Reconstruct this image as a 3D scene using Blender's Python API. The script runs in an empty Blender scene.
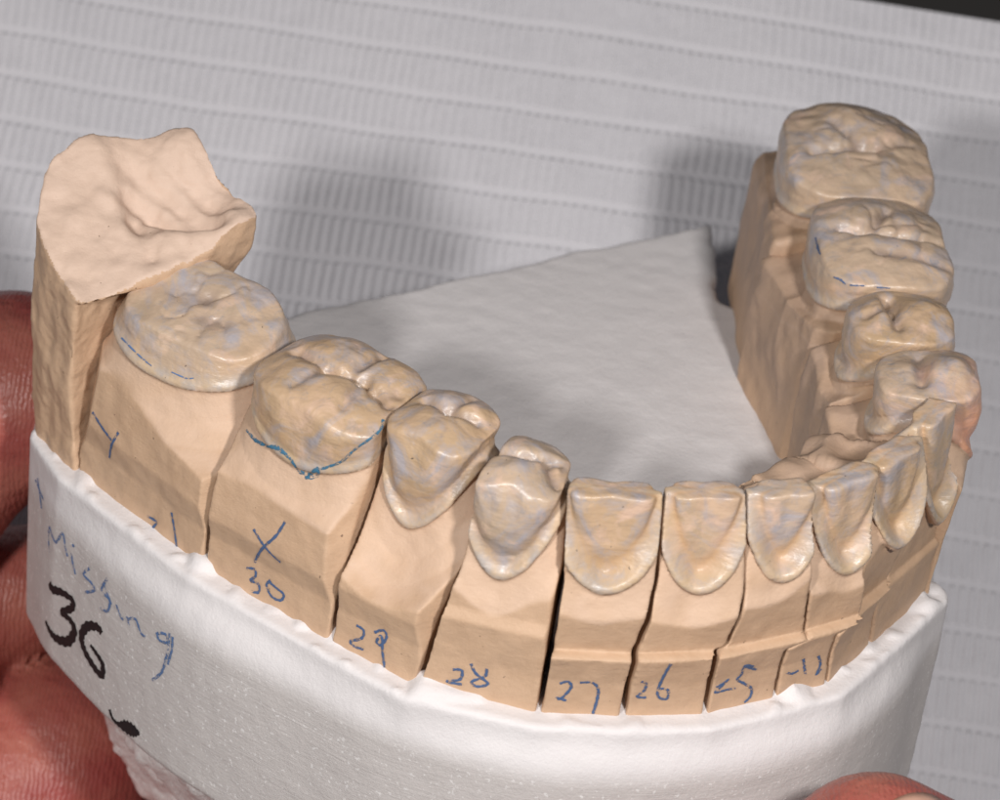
import bpy, math
import numpy as np
from mathutils import Vector, Matrix
from mathutils.bvhtree import BVHTree

# ------------------------------------------------------------------ scene, camera, lights (1 unit = 1 cm)
S = bpy.context.scene
S.render.resolution_x = 1024; S.render.resolution_y = 819
PITCH, ROLL, DIST, FOV = math.radians(34), math.radians(7), 24.0, math.radians(18)
fwd = np.array([0, math.cos(PITCH), -math.sin(PITCH)]); rt = np.array([1., 0, 0]); up0 = np.cross(rt, fwd)
CR = rt*math.cos(ROLL) + up0*math.sin(ROLL); CU = -rt*math.sin(ROLL) + up0*math.cos(ROLL)
CPOS = np.array([0, 0, 1.0]) - fwd*DIST
FPX = 500/math.tan(FOV/2)
cd = bpy.data.cameras.new('camera'); cam = bpy.data.objects.new('camera', cd); S.collection.objects.link(cam)
cam.matrix_world = Matrix(((CR[0], CU[0], -fwd[0], CPOS[0]), (CR[1], CU[1], -fwd[1], CPOS[1]), (CR[2], CU[2], -fwd[2], CPOS[2]), (0, 0, 0, 1)))
cd.sensor_width = 36; cd.lens = 18/math.tan(FOV/2); cd.clip_start = 0.5; cd.clip_end = 500
cd.dof.use_dof = True; cd.dof.focus_distance = 23.3; cd.dof.aperture_fstop = 0.6
S.camera = cam

W = bpy.data.worlds.new('World'); S.world = W; W.use_nodes = True
W.node_tree.nodes['Background'].inputs[0].default_value = (0.75, 0.78, 0.85, 1)
W.node_tree.nodes['Background'].inputs[1].default_value = 0.07

def area(name, loc, target, size, power, col):
    l = bpy.data.lights.new(name, 'AREA'); l.shape = 'ELLIPSE'; l.size = size[0]; l.size_y = size[1]; l.energy = power; l.color = col
    o = bpy.data.objects.new(name, l); S.collection.objects.link(o); o.location = loc
    o.rotation_euler = (Vector(target) - Vector(loc)).to_track_quat('-Z', 'Y').to_euler(); return o
def camspace(r, u, f):     # a place beside the lens
    return CPOS + CR*r + CU*u + fwd*f
LT = (0, 0, 0.8)
area('flash_left', camspace(-7.5, 1.0, 2), LT, (2.2, 2.2), 3300, (1, 0.975, 0.95))
area('flash_right', camspace(7.0, 2.2, 2), LT, (2.2, 2.2), 4000, (1, 0.975, 0.95))
S.view_settings.view_transform = 'Standard'; S.view_settings.look = 'None'
S.view_settings.exposure = 0.0; S.view_settings.gamma = 1.0

# ------------------------------------------------------------------ helpers
def at(px, py, z):
    d = fwd*FPX + CR*(px-500) - CU*(py-400)
    t = (z-CPOS[2])/d[2]; return CPOS + t*d
def atd(px, py, dist):      # a point seen at a pixel, `dist` cm along the view axis
    d = fwd + CR*(px-500)/FPX - CU*(py-400)/FPX
    return CPOS + d*dist
def link(o, parent=None):
    S.collection.objects.link(o)
    if parent: o.parent = parent
    return o
def empty(name, loc, label, cat, group=None):
    o = bpy.data.objects.new(name, None); o.empty_display_size = 0.3; link(o); o.location = loc
    o['label'] = label; o['category'] = cat
    if group: o['group'] = group
    return o
def hash3(ix, iy, iz, seed):
    with np.errstate(over='ignore'):
        h = (ix.astype(np.uint32)*np.uint32(374761393) + iy.astype(np.uint32)*np.uint32(668265263) + iz.astype(np.uint32)*np.uint32(2147483647) + np.uint32(seed*1274126177 & 0xffffffff))
        h = (h ^ (h >> np.uint32(13)))*np.uint32(1274126177); h = h ^ (h >> np.uint32(16))
        h = h*np.uint32(2246822519); h ^= (h >> np.uint32(15))
    return h.astype(np.float64)/4294967295.0*2 - 1
def vn(P, f, seed=0):
    Q = P*f + 1000.0; I = np.floor(Q); w = Q-I; I = I.astype(np.int64); w = w*w*(3-2*w); r = 0
    for a in (0, 1):
        for b in (0, 1):
            for c in (0, 1):
                k = (w[:, 0] if a else 1-w[:, 0])*(w[:, 1] if b else 1-w[:, 1])*(w[:, 2] if c else 1-w[:, 2])
                r = r + k*hash3(I[:, 0]+a, I[:, 1]+b, I[:, 2]+c, seed)
    return r
def smax(a, b, k):
    h = np.clip(0.5 + 0.5*(a-b)/k, 0, 1); return b + (a-b)*h + k*h*(1-h)
def smin(a, b, k): return -smax(-a, -b, k)
def grid(lo, hi, h):
    n = [int(math.ceil((hi[i]-lo[i])/h))+1 for i in range(3)]
    ax = [lo[i] + h*np.arange(n[i]) for i in range(3)]
    return np.meshgrid(*ax, indexing='ij')
def surface_nets(F, lo, h):
    """iso-surface of a sampled field (negative inside) as smooth quads"""
    F = np.asarray(F, dtype=np.float64); nx, ny, nz = F.shape; neg = F < 0
    cs = (nx-1, ny-1, nz-1); acc = np.zeros(cs+(3,)); cnt = np.zeros(cs)
    quads = []
    cid = np.arange(cs[0]*cs[1]*cs[2]).reshape(cs)
    for ax in range(3):
        sl0 = [slice(None)]*3; sl1 = [slice(None)]*3; sl0[ax] = slice(0, -1); sl1[ax] = slice(1, None)
        A = F[tuple(sl0)]; B = F[tuple(sl1)]; cr = neg[tuple(sl0)] != neg[tuple(sl1)]
        idx = np.argwhere(cr)
        if len(idx) == 0: continue
        a = A[cr]; b = B[cr]; t = a/(a-b)
        p = idx.astype(float); p[:, ax] += t
        o1, o2 = [k for k in range(3) if k != ax]
        ok = (idx[:, o1] > 0) & (idx[:, o2] > 0) & (idx[:, o1] < F.shape[o1]-1) & (idx[:, o2] < F.shape[o2]-1)
        idx = idx[ok]; p = p[ok]; s = neg[tuple(sl0)][cr][ok]
        ids = []
        for d1, d2 in ((-1, -1), (0, -1), (0, 0), (-1, 0)):
            c = idx.copy(); c[:, o1] += d1; c[:, o2] += d2
            np.add.at(acc, (c[:, 0], c[:, 1], c[:, 2]), p); np.add.at(cnt, (c[:, 0], c[:, 1], c[:, 2]), 1)
            ids.append(cid[c[:, 0], c[:, 1], c[:, 2]])
        q = np.stack(ids, 1)
        flip = s if ax != 1 else ~s
        q = np.where(flip[:, None], q, q[:, ::-1]); quads.append(q)
    q = np.concatenate(quads); used = np.unique(q)
    remap = -np.ones(cs[0]*cs[1]*cs[2], dtype=np.int64); remap[used] = np.arange(len(used))
    V = (acc.reshape(-1, 3)[used]/cnt.reshape(-1)[used][:, None])*h + np.array(lo)
    return V, remap[q]
def relax(V, Q, lam):
    A = np.zeros_like(V); c = np.zeros(len(V))
    for k in range(4):
        for o in (1, 3): np.add.at(A, Q[:, k], V[Q[:, (k+o) % 4]]); np.add.at(c, Q[:, k], 1)
    return V + lam*(A/c[:, None]-V)
def vnormals(V, Q):
    n = np.cross(V[Q[:, 2]]-V[Q[:, 0]], V[Q[:, 3]]-V[Q[:, 1]]); N = np.zeros_like(V)
    for k in range(4): np.add.at(N, Q[:, k], n)
    return N/np.maximum(np.linalg.norm(N, axis=1), 1e-12)[:, None]
def mesh_from(name, V, Q, mat, parent=None, origin=None, attrs=None):
    used = np.unique(Q); rm = -np.ones(len(V), dtype=np.int64); rm[used] = np.arange(len(used))
    V2 = V[used] - (np.array(origin) if origin is not None else 0)
    me = bpy.data.meshes.new(name); Qn = rm[Q]
    me.vertices.add(len(V2)); me.vertices.foreach_set('co', V2.astype(np.float32).ravel())
    k = Qn.shape[1]
    me.loops.add(Qn.size); me.loops.foreach_set('vertex_index', Qn.astype(np.int32).ravel())
    me.polygons.add(len(Qn)); me.polygons.foreach_set('loop_start', (np.arange(len(Qn))*k).astype(np.int32))
    me.polygons.foreach_set('loop_total', np.full(len(Qn), k, dtype=np.int32))
    me.update(calc_edges=True); me.validate()
    me.polygons.foreach_set('use_smooth', np.ones(len(me.polygons), dtype=bool))
    if attrs:
        for an, val in attrs.items():
            A = me.attributes.new(an, 'FLOAT', 'POINT'); A.data.foreach_set('value', val[used].astype(np.float32))
    me.materials.append(mat)
    o = bpy.data.objects.new(name, me); link(o, parent)
    return o

# ------------------------------------------------------------------ materials
def newmat(name):
    m = bpy.data.materials.new(name); m.use_nodes = True; nt = m.node_tree
    return m, nt, nt.nodes['Principled BSDF']
def N(nt, t, **kw):
    n = nt.nodes.new(t)
    for k, v in kw.items(): setattr(n, k, v)
    return n
def noise(nt, vec, scale, detail=4, rough=0.55, dist=0.0):
    n = N(nt, 'ShaderNodeTexNoise'); n.inputs['Scale'].default_value = scale; n.inputs['Detail'].default_value = detail
    n.inputs['Roughness'].default_value = rough; n.inputs['Distortion'].default_value = dist
    nt.links.new(vec, n.inputs['Vector']); return n.outputs['Fac']
def ramp(nt, fac, stops):
    r = N(nt, 'ShaderNodeValToRGB'); e = r.color_ramp.elements
    e[0].position, e[0].color = stops[0][0], tuple(stops[0][1])+(1,)
    e[1].position, e[1].color = stops[-1][0], tuple(stops[-1][1])+(1,)
    for p, c in stops[1:-1]:
        x = e.new(p); x.color = tuple(c)+(1,)
    nt.links.new(fac, r.inputs[0]); return r.outputs[0]
def mix(nt, fac, a, b, mode='MIX'):
    m = N(nt, 'ShaderNodeMix', data_type='RGBA', blend_type=mode)
    for sock, v in ((m.inputs[0], fac), (m.inputs[6], a), (m.inputs[7], b)):
        if isinstance(v, (int, float)): sock.default_value = v
        elif isinstance(v, tuple): sock.default_value = v+(1,)
        else: nt.links.new(v, sock)
    return m.outputs[2]
def math_(nt, op, a, b=None):
    m = N(nt, 'ShaderNodeMath', operation=op)
    for s, v in ((m.inputs[0], a), (m.inputs[1], b)):
        if v is None: continue
        if isinstance(v, (int, float)): s.default_value = v
        else: nt.links.new(v, s)
    return m.outputs[0]
def bump(nt, bsdf, hs):     # hs: list of (height socket, distance)
    prev = None
    for h, d in hs:
        b = N(nt, 'ShaderNodeBump'); b.inputs['Distance'].default_value = d; b.inputs['Strength'].default_value = 1
        nt.links.new(h, b.inputs['Height'])
        if prev: nt.links.new(prev, b.inputs['Normal'])
        prev = b.outputs[0]
    nt.links.new(prev, bsdf.inputs['Normal'])
def coords(nt):
    g = N(nt, 'ShaderNodeNewGeometry'); return g.outputs['Position']
def stretched(nt, vec, sc, rot=(0, 0, 0)):
    m = N(nt, 'ShaderNodeMapping'); m.inputs['Scale'].default_value = sc; m.inputs['Rotation'].default_value = rot
    nt.links.new(vec, m.inputs['Vector']); return m.outputs[0]

def stone_mat(name, c1, c2, rough=0.55):
    m, nt, b = newmat(name); P = coords(nt)
    f1 = noise(nt, P, 1.6, 5); f2 = noise(nt, P, 9, 6, 0.65)
    col = mix(nt, f1, c1, c2)
    col = mix(nt, ramp(nt, f2, [(0.42, (0, 0, 0)), (0.75, (0.35,)*3)]), col, (c1[0]*0.82, c1[1]*0.78, c1[2]*0.74))
    pit = noise(nt, P, 19, 2, 0.5)                                  # small dark air bubbles
    col = mix(nt, ramp(nt, pit, [(0.0, (0, 0, 0)), (0.745, (0, 0, 0)), (0.765, (0.75,)*3), (1, (1, 1, 1))]), col, (0.16, 0.10, 0.07))
    col = mix(nt, math_(nt, 'MULTIPLY', N(nt, 'ShaderNodeAttribute', attribute_name='trim').outputs['Fac'], 0.85), col, (0.63, 0.445, 0.325))   # freshly trimmed, paler
    col = mix(nt, math_(nt, 'MULTIPLY', N(nt, 'ShaderNodeAttribute', attribute_name='seal').outputs['Fac'], ramp(nt, noise(nt, P, 2.4, 4), [(0.3, (0.35,)*3), (0.7, (1, 1, 1))])), col, (0.40, 0.28, 0.21))
    nt.links.new(col, b.inputs['Base Color']); b.inputs['Roughness'].default_value = rough
    b.inputs['Specular IOR Level'].default_value = 0.35
    sc = noise(nt, stretched(nt, P, (2, 2, 9), (0.5, 0.3, 0)), 3.2, 5, 0.7)
    bump(nt, b, [(noise(nt, P, 4, 3, 0.5), 0.014), (sc, 0.003), (noise(nt, P, 30, 5, 0.75), 0.0045)])
    return m
M_stone = stone_mat('die_stone', (0.53, 0.350, 0.225), (0.59, 0.405, 0.275))
M_stone_pale = stone_mat('die_stone_pale', (0.64, 0.48, 0.39), (0.58, 0.42, 0.32))

def crown_mat(name, tint, olive, shift, patch=None):
    m, nt, b = newmat(name); P0 = coords(nt)
    mp = N(nt, 'ShaderNodeMapping'); mp.inputs['Location'].default_value = (shift*3.1, shift*1.7, shift*2.3); nt.links.new(P0, mp.inputs['Vector']); P = mp.outputs[0]
    a = N(nt, 'ShaderNodeAttribute', attribute_name='rim'); rim = a.outputs['Fac']
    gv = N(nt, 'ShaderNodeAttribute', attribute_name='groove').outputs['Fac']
    f1 = noise(nt, P, 2.1, 4, 0.6, 0.6); f2 = noise(nt, P, 2.3, 5, 0.65, 1.6); f3 = noise(nt, P, 3.6, 5, 0.6, 0.8)
    col = mix(nt, ramp(nt, f1, [(0.35, (0, 0, 0)), (0.65, (1, 1, 1))]), tint, olive)
    col = mix(nt, ramp(nt, f2, [(0.47, (0, 0, 0)), (0.66, (0.8,)*3)]), col, (0.37, 0.355, 0.395))        # grey-violet sealer blush
    col = mix(nt, ramp(nt, f3, [(0.54, (0, 0, 0)), (0.70, (0.8,)*3)]), col, (0.68, 0.47, 0.355))           # bare pinkish stone
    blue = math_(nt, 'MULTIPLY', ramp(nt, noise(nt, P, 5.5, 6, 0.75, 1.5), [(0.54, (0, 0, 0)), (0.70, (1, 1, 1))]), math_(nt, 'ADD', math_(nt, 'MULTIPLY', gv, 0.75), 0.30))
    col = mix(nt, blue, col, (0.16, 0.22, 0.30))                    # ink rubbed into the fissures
    rg = N(nt, 'ShaderNodeAttribute', attribute_name='ring').outputs['Fac']
    col = mix(nt, math_(nt, 'MULTIPLY', rg, ramp(nt, noise(nt, P, 1.7, 3), [(0.35, (0.1,)*3), (0.6, (0.75,)*3)])), col, (0.56, 0.345, 0.185))      # patchy amber tint along the ledge
    rimc = mix(nt, ramp(nt, noise(nt, P, 4.3, 4, 0.7), [(0.46, (0, 0, 0)), (0.60, (1, 1, 1))]), (0.58, 0.43, 0.28), (0.44, 0.40, 0.37))
    col = mix(nt, math_(nt, 'MULTIPLY', rim, 0.6), col, rimc)
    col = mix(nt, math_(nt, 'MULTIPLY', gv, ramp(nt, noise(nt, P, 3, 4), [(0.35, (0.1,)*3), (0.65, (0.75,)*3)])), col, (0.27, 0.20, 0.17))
    if patch:
        d = N(nt, 'ShaderNodeVectorMath', operation='DISTANCE'); nt.links.new(P0, d.inputs[0]); d.inputs[1].default_value = patch[0]
        dd = math_(nt, 'ADD', d.outputs['Value'], math_(nt, 'MULTIPLY', noise(nt, P0, 4, 4), 0.3))
        col = mix(nt, ramp(nt, dd, [(patch[1]*0.5, (0.9,)*3), (patch[1]+0.12, (0, 0, 0))]), col, (0.72, 0.30, 0.17))
    pit = noise(nt, P, 24, 2, 0.5)
    col = mix(nt, ramp(nt, pit, [(0.0, (0, 0, 0)), (0.755, (0, 0, 0)), (0.775, (0.8,)*3), (1, (1, 1, 1))]), col, (0.06, 0.05, 0.05))
    nt.links.new(col, b.inputs['Base Color'])
    nt.links.new(math_(nt, 'ADD', math_(nt, 'MULTIPLY', noise(nt, P, 4, 4), 0.5), 0.14), b.inputs['Roughness'])
    b.inputs['Specular IOR Level'].default_value = 0.5
    b.inputs['Coat Weight'].default_value = 0.12; b.inputs['Coat Roughness'].default_value = 0.2
    bump(nt, b, [(noise(nt, P, 4, 3, 0.55), 0.025), (noise(nt, stretched(nt, P, (1, 1, 4), (0.2, 0.5, 0)), 6, 3, 0.6), 0.006), (noise(nt, P, 45, 3, 0.6), 0.0015)])
    return m
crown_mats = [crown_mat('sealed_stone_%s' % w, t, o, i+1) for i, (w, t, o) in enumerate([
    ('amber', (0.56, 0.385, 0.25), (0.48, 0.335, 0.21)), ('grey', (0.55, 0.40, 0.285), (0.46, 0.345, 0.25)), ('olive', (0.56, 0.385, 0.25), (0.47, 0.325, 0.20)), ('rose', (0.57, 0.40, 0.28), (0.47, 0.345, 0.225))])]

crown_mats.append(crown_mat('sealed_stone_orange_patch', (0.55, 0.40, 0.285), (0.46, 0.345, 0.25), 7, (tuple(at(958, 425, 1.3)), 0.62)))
def plaster_mat(name, c, side):
    m, nt, b = newmat(name); P = coords(nt)
    f = noise(nt, P, 1.1, 5)
    col = mix(nt, f, c, (c[0]*0.93, c[1]*0.925, c[2]*0.93))
    if side:
        # milled wall: side shade put into a greyer colour, full of pale grains
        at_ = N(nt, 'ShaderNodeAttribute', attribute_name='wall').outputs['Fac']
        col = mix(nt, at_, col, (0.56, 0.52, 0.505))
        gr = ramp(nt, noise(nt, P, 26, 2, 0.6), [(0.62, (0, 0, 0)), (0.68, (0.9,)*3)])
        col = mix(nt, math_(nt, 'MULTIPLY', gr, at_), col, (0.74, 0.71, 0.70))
        ln = noise(nt, stretched(nt, P, (0.35, 0.35, 9), (0.0, 0.0, 0)), 4, 5, 0.7)
        bump(nt, b, [(math_(nt, 'MULTIPLY', ln, at_), 0.004), (noise(nt, P, 7, 4, 0.6), 0.008), (noise(nt, P, 38, 4, 0.7), 0.004)])
    else:
        bump(nt, b, [(noise(nt, P, 5, 6, 0.7), 0.04), (noise(nt, P, 22, 5, 0.6), 0.01)])
    nt.links.new(col, b.inputs['Base Color']); b.inputs['Roughness'].default_value = 0.6; b.inputs['Specular IOR Level'].default_value = 0.35
    return m
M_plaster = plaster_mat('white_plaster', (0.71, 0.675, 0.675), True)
M_mound = plaster_mat('rough_plaster', (0.80, 0.75, 0.73), False)

def ink_mat(name, col, thr):
    m, nt, b = newmat(name); P = coords(nt)
    b.inputs['Base Color'].default_value = col+(1,); b.inputs['Roughness'].default_value = 0.6
    nt.links.new(ramp(nt, noise(nt, P, 22, 4, 0.8), [(thr-0.05, (0, 0, 0)), (thr+0.06, (1, 1, 1))]), b.inputs['Alpha'])
    return m
M_pencil = ink_mat('blue_pencil', (0.07, 0.12, 0.24), 0.43)
M_faint = ink_mat('faint_blue_pencil', (0.10, 0.18, 0.36), 0.47)
M_blue = ink_mat('blue_ink', (0.05, 0.16, 0.26), 0.46)
M_marker = ink_mat('black_marker', (0.006, 0.006, 0.008), 0.24)

# ------------------------------------------------------------------ dies
# saw cuts: (points seen along the cut with their heights) and direction of the cut towards the tongue
def cutC(pts): return [(z,)+tuple(at(px, py, z)[:2]) for px, py, z in pts]
CUTS = {
 1: (cutC([(77, 470, 0), (76, 388, 0.7), (125, 266, 1.65)]), 52, 0.012),
 2: (cutC([(203, 567, 0)]), 64, 0.019),
 3: (cutC([(330, 640, 0)]), 65, 0.022),
 4: (cutC([(416, 685, 0), (463, 562, 1.0)]), 68, 0.021),
 5: (cutC([(538, 712, 0), (551, 642, .62), (562, 575, 1.1), (568, 486, 1.8)]), 85, 0.022),
 6: (cutC([(622, 716, 0), (636, 648, .6), (655, 570, 1.15), (665, 490, 1.8)]), 96, 0.024),
 7: (cutC([(705, 713, 0), (712, 645, .55), (723, 636, .6), (738, 575, 1.05), (749, 490, 1.8)]), 104, 0.018),
 8: (cutC([(775, 697, 0), (779, 640, .48), (799, 627, .54), (800, 582, .95), (820, 488, 1.8)]), 118, 0.014),
 9: (cutC([(827, 682, 0), (827, 628, .5), (858, 612, .56), (862, 572, .95), (877, 460, 1.75)]), 138, 0.013),
 10: (cutC([(870, 645, 0), (878, 600, .5), (903, 586, .56), (917, 425, 1.75)]), 152, 0.014),
 11: (cutC([(932, 404, 1.7)]), 166, 0.010),
 12: (cutC([(920, 355, 1.65)]), 180, 0.012),
 13: (cutC([(897, 293, 1.68)]), 190, 0.012),
 14: (cutC([(868, 203, 1.72)]), 190, 0.014),
 15: (cutC([(850, 96, 1.9)]), 184, 0.0),
}
def fcut(k, X, Y, Z):
    pts, ang, g = CUTS[k]; a = math.radians(ang-90)
    zz = [p[0] for p in pts]; cx = np.interp(Z, zz, [p[1] for p in pts]); cy = np.interp(Z, zz, [p[2] for p in pts])
    return (X-cx)*math.cos(a) + (Y-cy)*math.sin(a), g*(1-0.7*np.clip((Z-0.9)/0.6, 0, 1))
FEET = {k: (CUTS[k][0][0][1], CUTS[k][0][0][2]) for k in range(1, 11)}
FEET.update({11: (3.44, -0.42), 12: (3.55, 0.25), 13: (3.54, 1.05), 14: (3.48, 2.3), 15: (3.3, 3.9)})
LING = {9: (2.2, -0.7), 10: (2.42, -0.35), 11: (2.5, -0.05), 12: (2.42, 0.5), 13: (2.3, 1.15), 14: (1.99, 2.1), 15: (1.90, 3.4)}
def seg(u, v, u0, v0, u1, v1):
    dx, dy = u1-u0, v1-v0; t = np.clip(((u-u0)*dx+(v-v0)*dy)/(dx*dx+dy*dy), 0, 1)
    return np.hypot(u-u0-t*dx, v-v0-t*dy)
H = 0.0155
CONE_Z = [-3, -1.2, -0.75, -0.52, -0.38, -0.24, -0.12, -0.035]
CONE_R = [2.9, 1.6, 1.0, 0.50, 0.20, 0.06, 0.0, -0.028]
PROF_Z = CONE_Z + [0.0, 0.03, 0.055, 0.085, 0.115, 0.15, 0.3, 0.8, 1.4]          # front teeth: wide ledge inside a raised lip
PROF_R = CONE_R + [0.004, 0.006, -0.012, -0.075, -0.122, -0.128, -0.102, -0.095, -0.10]
POST = (CONE_Z + [0.0, 0.03, 0.06, 0.10, 0.15, 0.28, 0.42, 0.6, 0.8, 1.2], CONE_R + [0.0, 0.004, -0.012, -0.045, -0.050, -0.015, -0.01, -0.045, -0.11, -0.25])
MOL = (CONE_Z + [0.0, 0.03, 0.07, 0.15, 0.28, 0.42, 0.6, 1.2], CONE_R + [0.0, 0.0, -0.015, -0.006, 0.0, -0.03, -0.09, -0.25])
STUMP = (CONE_Z + [0.0, 0.03, 0.07, 0.14, 0.22, 0.35, 0.6], CONE_R + [0.0, -0.004, -0.03, -0.06, -0.085, -0.13, -0.2])
DIES = {}
def build_die(num, c0, c1, ctr, ang, a, b, zm, top, vb, vl, mats, label, lean=0.0, n=2.5, pw=2.2, prof=None, thick=None, extra=None, seed=1, k=0.02, stone=None, lab_crown=None, lf=1.0, ext=0.0, rough=0.0, bev=()):
    """ctr: world point of the crown's top; ang: direction along the arch; zm: margin height (buccal, side, lingual);
    top(u, v): biting surface above ctr z; vb, vl: buccal and lingual wall profiles [(z, offset)] from the crown axis"""
    A = math.radians(ang); ux, uy = math.cos(A), math.sin(A); vx, vy = uy, -ux      # v points to the cheek
    if ctr[2] is None: raise ValueError
    vbz, vbo = zip(*vb); vlz, vlo = zip(*vl)
    R = a + 0.62 + ext
    lo = (ctr[0]-R, ctr[1]-R, -0.2); hi = (ctr[0]+R, ctr[1]+R, ctr[2]+0.35)
    X, Y, Z = grid(lo, hi, H)
    # crop the grid to the region between the cuts
    dX, dY = X-ctr[0], Y-ctr[1]
    U = dX*ux + dY*uy; Vv = dX*vx + dY*vy
    (fx0, fy0), (fx1, fy1) = FEET[c0], FEET[c1]; L = math.hypot(fx1-fx0, fy1-fy0); onx, ony = (fy1-fy0)/L, -(fx1-fx0)/L
    face = (X-fx0)*onx + (Y-fy0)*ony - np.interp(Z, vbz, vbo)
    if vl[0][0] == 'line':
        (lx0, ly0), (lx1, ly1) = LING[c0], LING[c1]; L = math.hypot(lx1-lx0, ly1-ly0); lnx, lny = -(ly1-ly0)/L, (lx1-lx0)/L
        back = (X-lx0)*lnx + (Y-ly0)*lny - np.interp(Z, vlz[1:], vlo[1:])
    else: back = -Vv - np.interp(Z, vlz, vlo)
    box = -0.12-Z
    if c0: d, g = fcut(c0, X, Y, Z); box = smax(box, g-d, k)
    if c1: d, g = fcut(c1, X, Y, Z); box = smax(box, d+g, k)
    Vc = Vv - lean*(Z-ctr[2])
    bb = b if thick is None else b*np.interp(Z-ctr[2], [t[0] for t in thick], [t[1] for t in thick])
    au = np.abs(U/a); av = np.abs(Vc/bb); q = (au**n + av**n)**(1/n) + 1e-6
    rr = np.sqrt(U*U+Vc*Vc)
    rr = np.maximum(rr, 1e-4); re = rr*(1-1/np.maximum(q, 1e-4/max(a, b)))
    cs = (U/a)/np.sqrt((U/a)**2+(Vc/b)**2+1e-9); sn = (Vc/b)/np.sqrt((U/a)**2+(Vc/b)**2+1e-9)
    zmar = zm[1] + np.where(sn > 0, (zm[0]-zm[1]), (zm[2]-zm[1]))*np.abs(sn)**pw
    dz = Z - zmar
    rel = 1.2*np.clip((dz+0.06)*6, 0, 1)              # the crown itself is not cut by the block's flat faces
    box = smax(box, smax(face-rel, back-rel, 0.03), 0.008)
    P = prof or (PROF_Z, PROF_R)
    off = np.interp(dz, P[0], P[1])
    if lf != 1.0: off = np.where((off > 0) & (dz < 0), off*(1+(lf-1)*np.clip(-sn*2, 0, 1)), off)
    if prof is None: off = np.where((off < 0) & (dz > 0), off*(0.70+0.30*np.clip(np.abs(sn)*1.15, 0, 1)), off)
    rad = re - off
    for side, cc, (wn, wc), (bz, bd) in bev:        # trimmed bevels along the upright corners of the block
        px_, py_ = (FEET if side == 'B' else LING)[cc]; fn = (onx, ony) if side == 'B' else (lnx, lny)
        ca = math.radians(CUTS[cc][1]-90); sg = 1 if cc == c1 else -1
        bn = np.array([fn[0]*wn+sg*math.cos(ca)*wc, fn[1]*wn+sg*math.sin(ca)*wc]); bn /= np.linalg.norm(bn)
        box = smax(box, (X-px_)*bn[0]+(Y-py_)*bn[1]+np.interp(Z, bz, bd)-rel, 0.008)
    F = smax(box, rad*0.85, 0.01 if prof is None else 0.02)
    T, GR = top(U, Vv - lean*0.0)
    F = smax(F, (Z - ctr[2] - T)*0.85, 0.022)
    if extra is not None: F = extra(F, X, Y, Z, U, Vv)
    V, Q = surface_nets(F, lo, H)
    V = relax(V, Q, 0.3)
    Nn = vnormals(V, Q)
    V = V + Nn*(0.010*vn(V, 3.5, seed) + 0.005*vn(V, 9, seed+3))[:, None]
    dvq = V[:, 0:2]-np.array(ctr[:2]); uq = dvq[:, 0]*ux+dvq[:, 1]*uy; vq = dvq[:, 0]*vx+dvq[:, 1]*vy - lean*(V[:, 2]-ctr[2])
    sq = np.sqrt((uq/a)**2+(vq/b)**2+1e-9); snq = vq/b/sq
    dzq = V[:, 2] - (zm[1] + np.where(snq > 0, (zm[0]-zm[1]), (zm[2]-zm[1]))*np.abs(snq)**pw)
    V = V + Nn*((dzq > 0.15)*(0.010*vn(V, 5, seed+7) + 0.007*vn(V, 11, seed+8))*(0.4 if prof is None else 1))[:, None]
    if rough:
        w = np.clip((-(V[:, 0]-ctr[0])*vx-(V[:, 1]-ctr[1])*vy-0.1)/0.2, 0, 1)*np.clip((V[:, 2]-0.2)/0.3, 0, 1)
        rn = 1-2*np.abs(vn(V*np.array([1, 1, 0.35]), 2.6, seed+9)); w = w*(dzq < -0.06)*np.where(np.hypot((V[:, 0]-ctr[0]), (V[:, 1]-ctr[1])) > b*0.8, 1, 0.0)
        V = V + Nn*(rough*w*(rn + 0.35*vn(V, 8, seed+5) + 1.2*np.clip((V[:, 2]-0.9)/0.3, 0, 1)*vn(V, 4.5, seed+15)))[:, None]
    # draw vertices next to the margin exactly onto it, so the edge between tooth and block is clean
    def dzf(W):
        e_, f_ = W[:, 0]-ctr[0], W[:, 1]-ctr[1]; uu = e_*ux+f_*uy; ww = e_*vx+f_*vy - lean*(W[:, 2]-ctr[2])
        r_ = ww/b/np.sqrt((uu/a)**2+(ww/b)**2+1e-9)
        return W[:, 2] - (zm[1] + np.where(r_ > 0, (zm[0]-zm[1]), (zm[2]-zm[1]))*np.abs(r_)**pw) + 0.012
    for _ in range(2):
        d0 = dzf(V); G = np.stack([(dzf(V+np.eye(3)[k_]*1e-3)-d0)/1e-3 for k_ in range(3)], 1)
        G = G - Nn*(G*Nn).sum(1)[:, None]; g2 = np.maximum((G*G).sum(1), 0.05)
        st = -d0/g2; near = np.abs(d0)/np.sqrt(g2) < H*0.62
        V = V + np.where(near, st, 0)[:, None]*G
    # evaluate margin distance per vertex
    du, dv = V[:, 0]-ctr[0], V[:, 1]-ctr[1]
    u = du*ux+dv*uy; v = du*vx+dv*vy; vc = v - lean*(V[:, 2]-ctr[2])
    s = np.sqrt((u/a)**2+(vc/b)**2+1e-9); sn = (vc/b)/s
    zz = zm[1] + np.where(sn > 0, (zm[0]-zm[1]), (zm[2]-zm[1]))*np.abs(sn)**pw
    dzv = V[:, 2]-zz
    rim = np.clip(1-np.abs(dzv-0.035)/0.085, 0, 1)
    ring = np.clip(1-np.abs(dzv-0.16)/0.10, 0, 1)*(1 if prof is None else 0.5)
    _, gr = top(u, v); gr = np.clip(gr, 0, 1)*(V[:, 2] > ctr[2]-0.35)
    cen = np.array([ctr[0], ctr[1], 0.0])
    e = empty('removable_die', cen, label, 'dental die', 'removable stone dies of the arch')
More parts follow.
